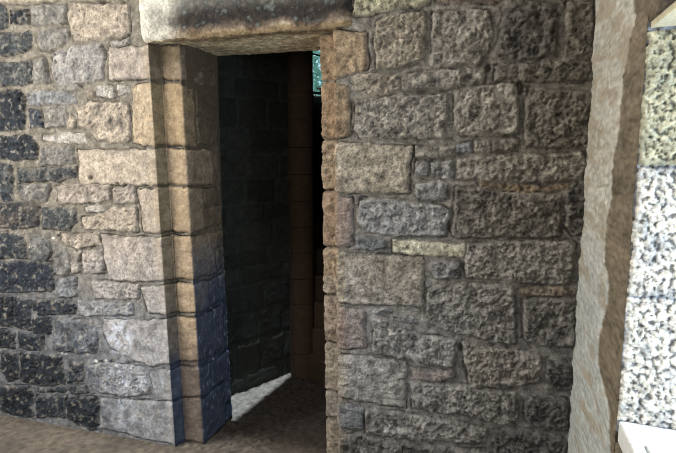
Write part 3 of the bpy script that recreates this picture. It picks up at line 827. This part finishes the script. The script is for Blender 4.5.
# spiral stair: newel drums and wedge steps climbing round it
stair = empty('spiral_staircase', (NW[0], NW[1], 0)); tag(stair, 'brown stone spiral staircase with round newel in the dark behind the doorway', 'staircase')
rise = .172; nst = 9; a_start = -54; dA = 24
zc = 0
while zc < 2.9:
    hgt = rise * 1.0
    cyl('newel_drum', 0, 0, newel_r, zc + .003, min(zc + hgt, 2.98), M_newel, stair, n=40); zc += hgt
for i in range(nst):
    z1 = rise * (i + 1); z0 = 0 if i < 1 else z1 - rise - .05
    A0 = math.radians(a_start + dA * i); A1 = A0 + math.radians(dA + 5); R1 = .98
    pts = [(newel_r * .7 * math.cos(A0), newel_r * .7 * math.sin(A0))]
    pts += [(R1 * math.cos(t), R1 * math.sin(t)) for t in np.linspace(A0, A1, 5)] + [(newel_r * .7 * math.cos(A1), newel_r * .7 * math.sin(A1))]
    o = prism('step', pts, z0, z1, M_newel, stair)
    b = o.modifiers.new('edge', 'BEVEL'); b.width = .008; b.segments = 2
# roof of the turret with an added opening shaped to cast the floor's light wedge
ZR = 2.98
lampP = np.array([*((B0 + B1 + on_floor(230, 425)) / 3), 9.0])
def up(pf):   # point of the roof opening whose shadow edge falls at pf
    t = ZR / lampP[2]; return pf + (lampP[:2] - pf) * t
QL = on_floor(212, 436)
tri = [up(B1 + wd * .0), up(B0 - wd * .04), up(on_floor(200, 432)), up(QL)]
ofs = np.array([wd[1], -wd[0]]) * .010
tri = [up(B1 + ofs * .6), up(B0 + ofs), up(on_floor(223, 412)), up(on_floor(229, 425))]
me = bpy.data.meshes.new('ceiling_stair')
box = [uv(-1.5, TH - .05), uv(2.2, TH - .05), uv(2.2, TH + 2.6), uv(-1.5, TH + 2.6)]
import bmesh
def slab_with_hole(name, outer, inner, z0, z1, mat):
    bm = bmesh.new()
    # ring of quads between outer corners and the opening, both anticlockwise
    for z, fl_ in ((z0, True), (z1, False)):
        ov_ = [bm.verts.new((p[0], p[1], z)) for p in outer]; iv_ = [bm.verts.new((p[0], p[1], z)) for p in inner]
        es = [bm.edges.new((ov_[i], ov_[(i + 1) % len(ov_)])) for i in range(len(ov_))] + [bm.edges.new((iv_[i], iv_[(i + 1) % len(iv_)])) for i in range(len(iv_))]
        bmesh.ops.triangle_fill(bm, use_beauty=True, use_dissolve=False, edges=es)
        if z == z0: lo = (ov_, iv_)
        else:
            for L0, L1 in ((lo[0], ov_), (lo[1], iv_)):
                for i in range(len(L0)):
                    j = (i + 1) % len(L0); bm.faces.new((L0[i], L0[j], L1[j], L1[i]))
    bmesh.ops.recalc_face_normals(bm, faces=bm.faces)
    me = bpy.data.meshes.new(name); bm.to_mesh(me); bm.free(); me.materials.append(mat)
    o = bpy.data.objects.new(name, me); C.objects.link(o); return o
struct(slab_with_hole('ceiling_stair', box, tri, ZR, ZR + .03, M_ceil))

# ================================================================== FLOOR, CEILING, REST OF THE ROOM
def floor_obj():
    x0, x1, y0, y1 = -3.2, 1.6, -1.2, 4.9; st = .011
    fx = np.arange(x0, x1, st); fy = np.arange(y0, y1, st); X, Y = np.meshgrid(fx, fy); nz = Noise(91)
    S = (X - O[0]) * ES[0] + (Y - O[1]) * ES[1]; T = (X - O[0]) * ET[0] + (Y - O[1]) * ET[1]
    n = nz.fbm(X, Y, 3, 4); n2 = nz.fbm(X, Y, 18, 4); n3 = nz.fbm(X, Y, 45, 2)
    rub = sm(-.06, .08, T) * sm(.1, -.05, np.abs(S - .05) - .45)
    h = .004 * n + .0025 * n2 + rub * (.006 * n2 + .004 * n3)
    c1, c2, cv = nz.cell(X + .01 * n2, Y + .01 * n2, 22)
    h += rub * .011 * sm(.40, .12, c1) * (cv > .45)
    col = lin((124, 115, 105)) * (1 + .6 * n2 + .5 * n3)[..., None]
    col = mixc(col, np.broadcast_to(lin((88, 84, 78)), col.shape), sm(-.2, .4, n) * .6)
    col = mixc(col, lin((112, 106, 98)) * (1 + 1.1 * n3 + .6 * n2)[..., None], rub * .7)
    stair_shade = sm(.0, .25, T + .05 * n2)  # stairwell shade put into the floor colour beyond the doorway
    col = mixc(col, lin((40, 34, 30)) * (1 + .6 * n2 + .9 * n3)[..., None], stair_shade * .9)
    # darker strip along the wall foot
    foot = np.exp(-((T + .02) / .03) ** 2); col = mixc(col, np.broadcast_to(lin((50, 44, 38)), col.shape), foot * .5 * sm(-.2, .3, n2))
    v = np.stack([X, Y, h], -1).reshape(-1, 3); R, K = X.shape; idx = np.arange(R * K).reshape(R, K)
    q = np.stack([idx[:-1, :-1], idx[:-1, 1:], idx[1:, 1:], idx[1:, :-1]], -1).reshape(-1, 4)
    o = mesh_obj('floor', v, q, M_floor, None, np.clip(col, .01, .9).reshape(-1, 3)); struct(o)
    prism('floor_slab', [(-3.4, -3.4), (3.0, -3.4), (3.0, 5.6), (-3.4, 5.6)], -.2, -.03, M_core, o)
    for (a, b) in (((-3.2, -3.2), (1.6, -1.2)),):
        prism('floor_slab', [(a[0], a[1]), (b[0], a[1]), (b[0], b[1]), (a[0], b[1])], -.03, 0.0, M_core, o)
floor_obj()
CEI = 4.2
outer = [(-3.3, -3.3), tuple(sp(4.6, .3)), tuple(sp(-kk - .2, .3)), tuple(uv(WR + .2, .2)), tuple(uv(-WL, .2)), (-3.3, 3.2)]
OPN = [(-1.7, .2), (-.3, .2), (-.3, 1.3), (-1.7, 1.3)]  # unseen roof opening, added to let light in from above
struct(slab_with_hole('ceiling', outer, OPN, CEI, CEI + .12, M_ceil))
prism('upper_wall', [uv(-WL, .02), uv(WR + .3, .02), uv(WR + .3, TH), uv(-WL, TH)], 3.0, CEI, M_back, wall_above)
prism('upper_wall', [sp(-kk - .3, .02), sp(5.0, .02), sp(5.0, .5), sp(-kk - .3, .5)][::-1], 3.0, CEI, M_back, wall_side)
# far left wall and wall behind the viewer with a wide opening added for fill light
lw = uv(-WL, 0)
wfl = struct(prism('wall_far_left', [(lw[0] - .3, -3.3), (lw[0] + .02, -3.3), (lw[0] + .02, .9), (lw[0] - .3, .9)], 0, CEI, M_back))
def wsec(y0, y1, z0, z1): prism('wall_section', [(lw[0] - .3, y0), (lw[0] + .02, y0), (lw[0] + .02, y1), (lw[0] - .3, y1)], z0, z1, M_back, wfl)
wsec(2.0, lw[1] + .4, 0, CEI); wsec(.9, 2.0, 0, 1.2); wsec(.9, 2.0, 2.6, CEI)
bx0, bx1 = -2.0, .1
wb = struct(prism('wall_behind', [(-3.3, -3.3), (bx0, -3.3), (bx0, -3.0), (-3.3, -3.0)], 0, CEI, M_back))
prism('wall_section', [(bx1, -3.3), (1.0, -3.3), (1.0, -3.0), (bx1, -3.0)], 0, CEI, M_back, wb)
prism('wall_section', [(bx0, -3.3), (bx1, -3.3), (bx1, -3.0), (bx0, -3.0)], 2.75, CEI, M_back, wb)

# ================================================================== LIGHT
w = bpy.data.worlds.new('sky'); bpy.context.scene.world = w; w.use_nodes = True
bg = w.node_tree.nodes['Background']; bg.inputs[0].default_value = (.62, .78, 1, 1); bg.inputs[1].default_value = 1.0
def area(name, loc, target, sx, sy, power, col, spread=180):
    l = bpy.data.lights.new(name, 'AREA'); l.shape = 'RECTANGLE'; l.size = sx; l.size_y = sy; l.energy = power; l.color = col; l.spread = math.radians(spread)
    o = bpy.data.objects.new(name, l); C.objects.link(o); o.location = loc
    o.rotation_euler = (Vector(target) - Vector(loc)).to_track_quat('-Z', 'Y').to_euler(); return o
wc = sp(WLEN / 2, .62); wt = sp(WLEN / 2 + .1, -.5)
area('window_daylight', (*wc, (SIL + HED) / 2), (*wt, (SIL + HED) / 2 - .1), WLEN - .05, HED - SIL - .05, 27, (.74, .87, 1))
area('rear_fill', ((bx0 + bx1) / 2, -3.1, 1.8), (-.4, 2.6, 1.0), bx1 - bx0 - .1, 1.8, 42, (1, .97, .92))  # added fill lamp at the unseen opening behind the viewer
area('roof_fill', (-1.0, .75, CEI + .15), (-.9, .85, 0), 1.4, 1.1, 60, (1, .97, .92))  # added lamp over the unseen roof opening
area('left_opening_daylight', (lw[0] - .02, 1.45, 1.9), (1.5, 2.2, 1.1), 1.1, 1.4, 84, (1, .95, .86))
q_, n_ = tp.at(np.array([sa])); qo = q_[0] - n_[0] * .2; qi = q_[0] + n_[0]
area('slit_daylight', (qo[0], qo[1], (slit[2] + slit[3]) / 2 + .05), (qi[0], qi[1], (slit[2] + slit[3]) / 2 - .5), .12, .5, 6, (.85, .95, 1))
sl = bpy.data.lights.new('stair_wedge_spot', 'SPOT'); sl.energy = 21000; sl.spot_size = math.radians(16); sl.shadow_soft_size = .045; sl.color = (.74, .90, 1)  # added spot that throws the light wedge on the stair floor
so = bpy.data.objects.new('stair_wedge_spot', sl); C.objects.link(so); so.location = lampP; so.rotation_euler = (0, 0, 0)

cam = bpy.data.cameras.new('camera'); cam.sensor_width = 36; cam.lens = F / 676 * 36; cam.clip_start = .02
co = bpy.data.objects.new('camera', cam); C.objects.link(co); co.location = (0, 0, H); co.rotation_euler = (math.pi / 2 - PIT, 0, 0)
sc = bpy.context.scene; sc.camera = co
sc.view_settings.view_transform = 'Standard'; sc.view_settings.look = 'None'; sc.view_settings.exposure = .3; sc.view_settings.gamma = 1
sc.cycles.max_bounces = 6; sc.cycles.use_denoising = True; sc.cycles.filter_width = .9; sc.cycles.denoising_prefilter = 'ACCURATE'
try: sc.cycles.denoising_input_passes = 'RGB_ALBEDO_NORMAL'
except Exception: pass
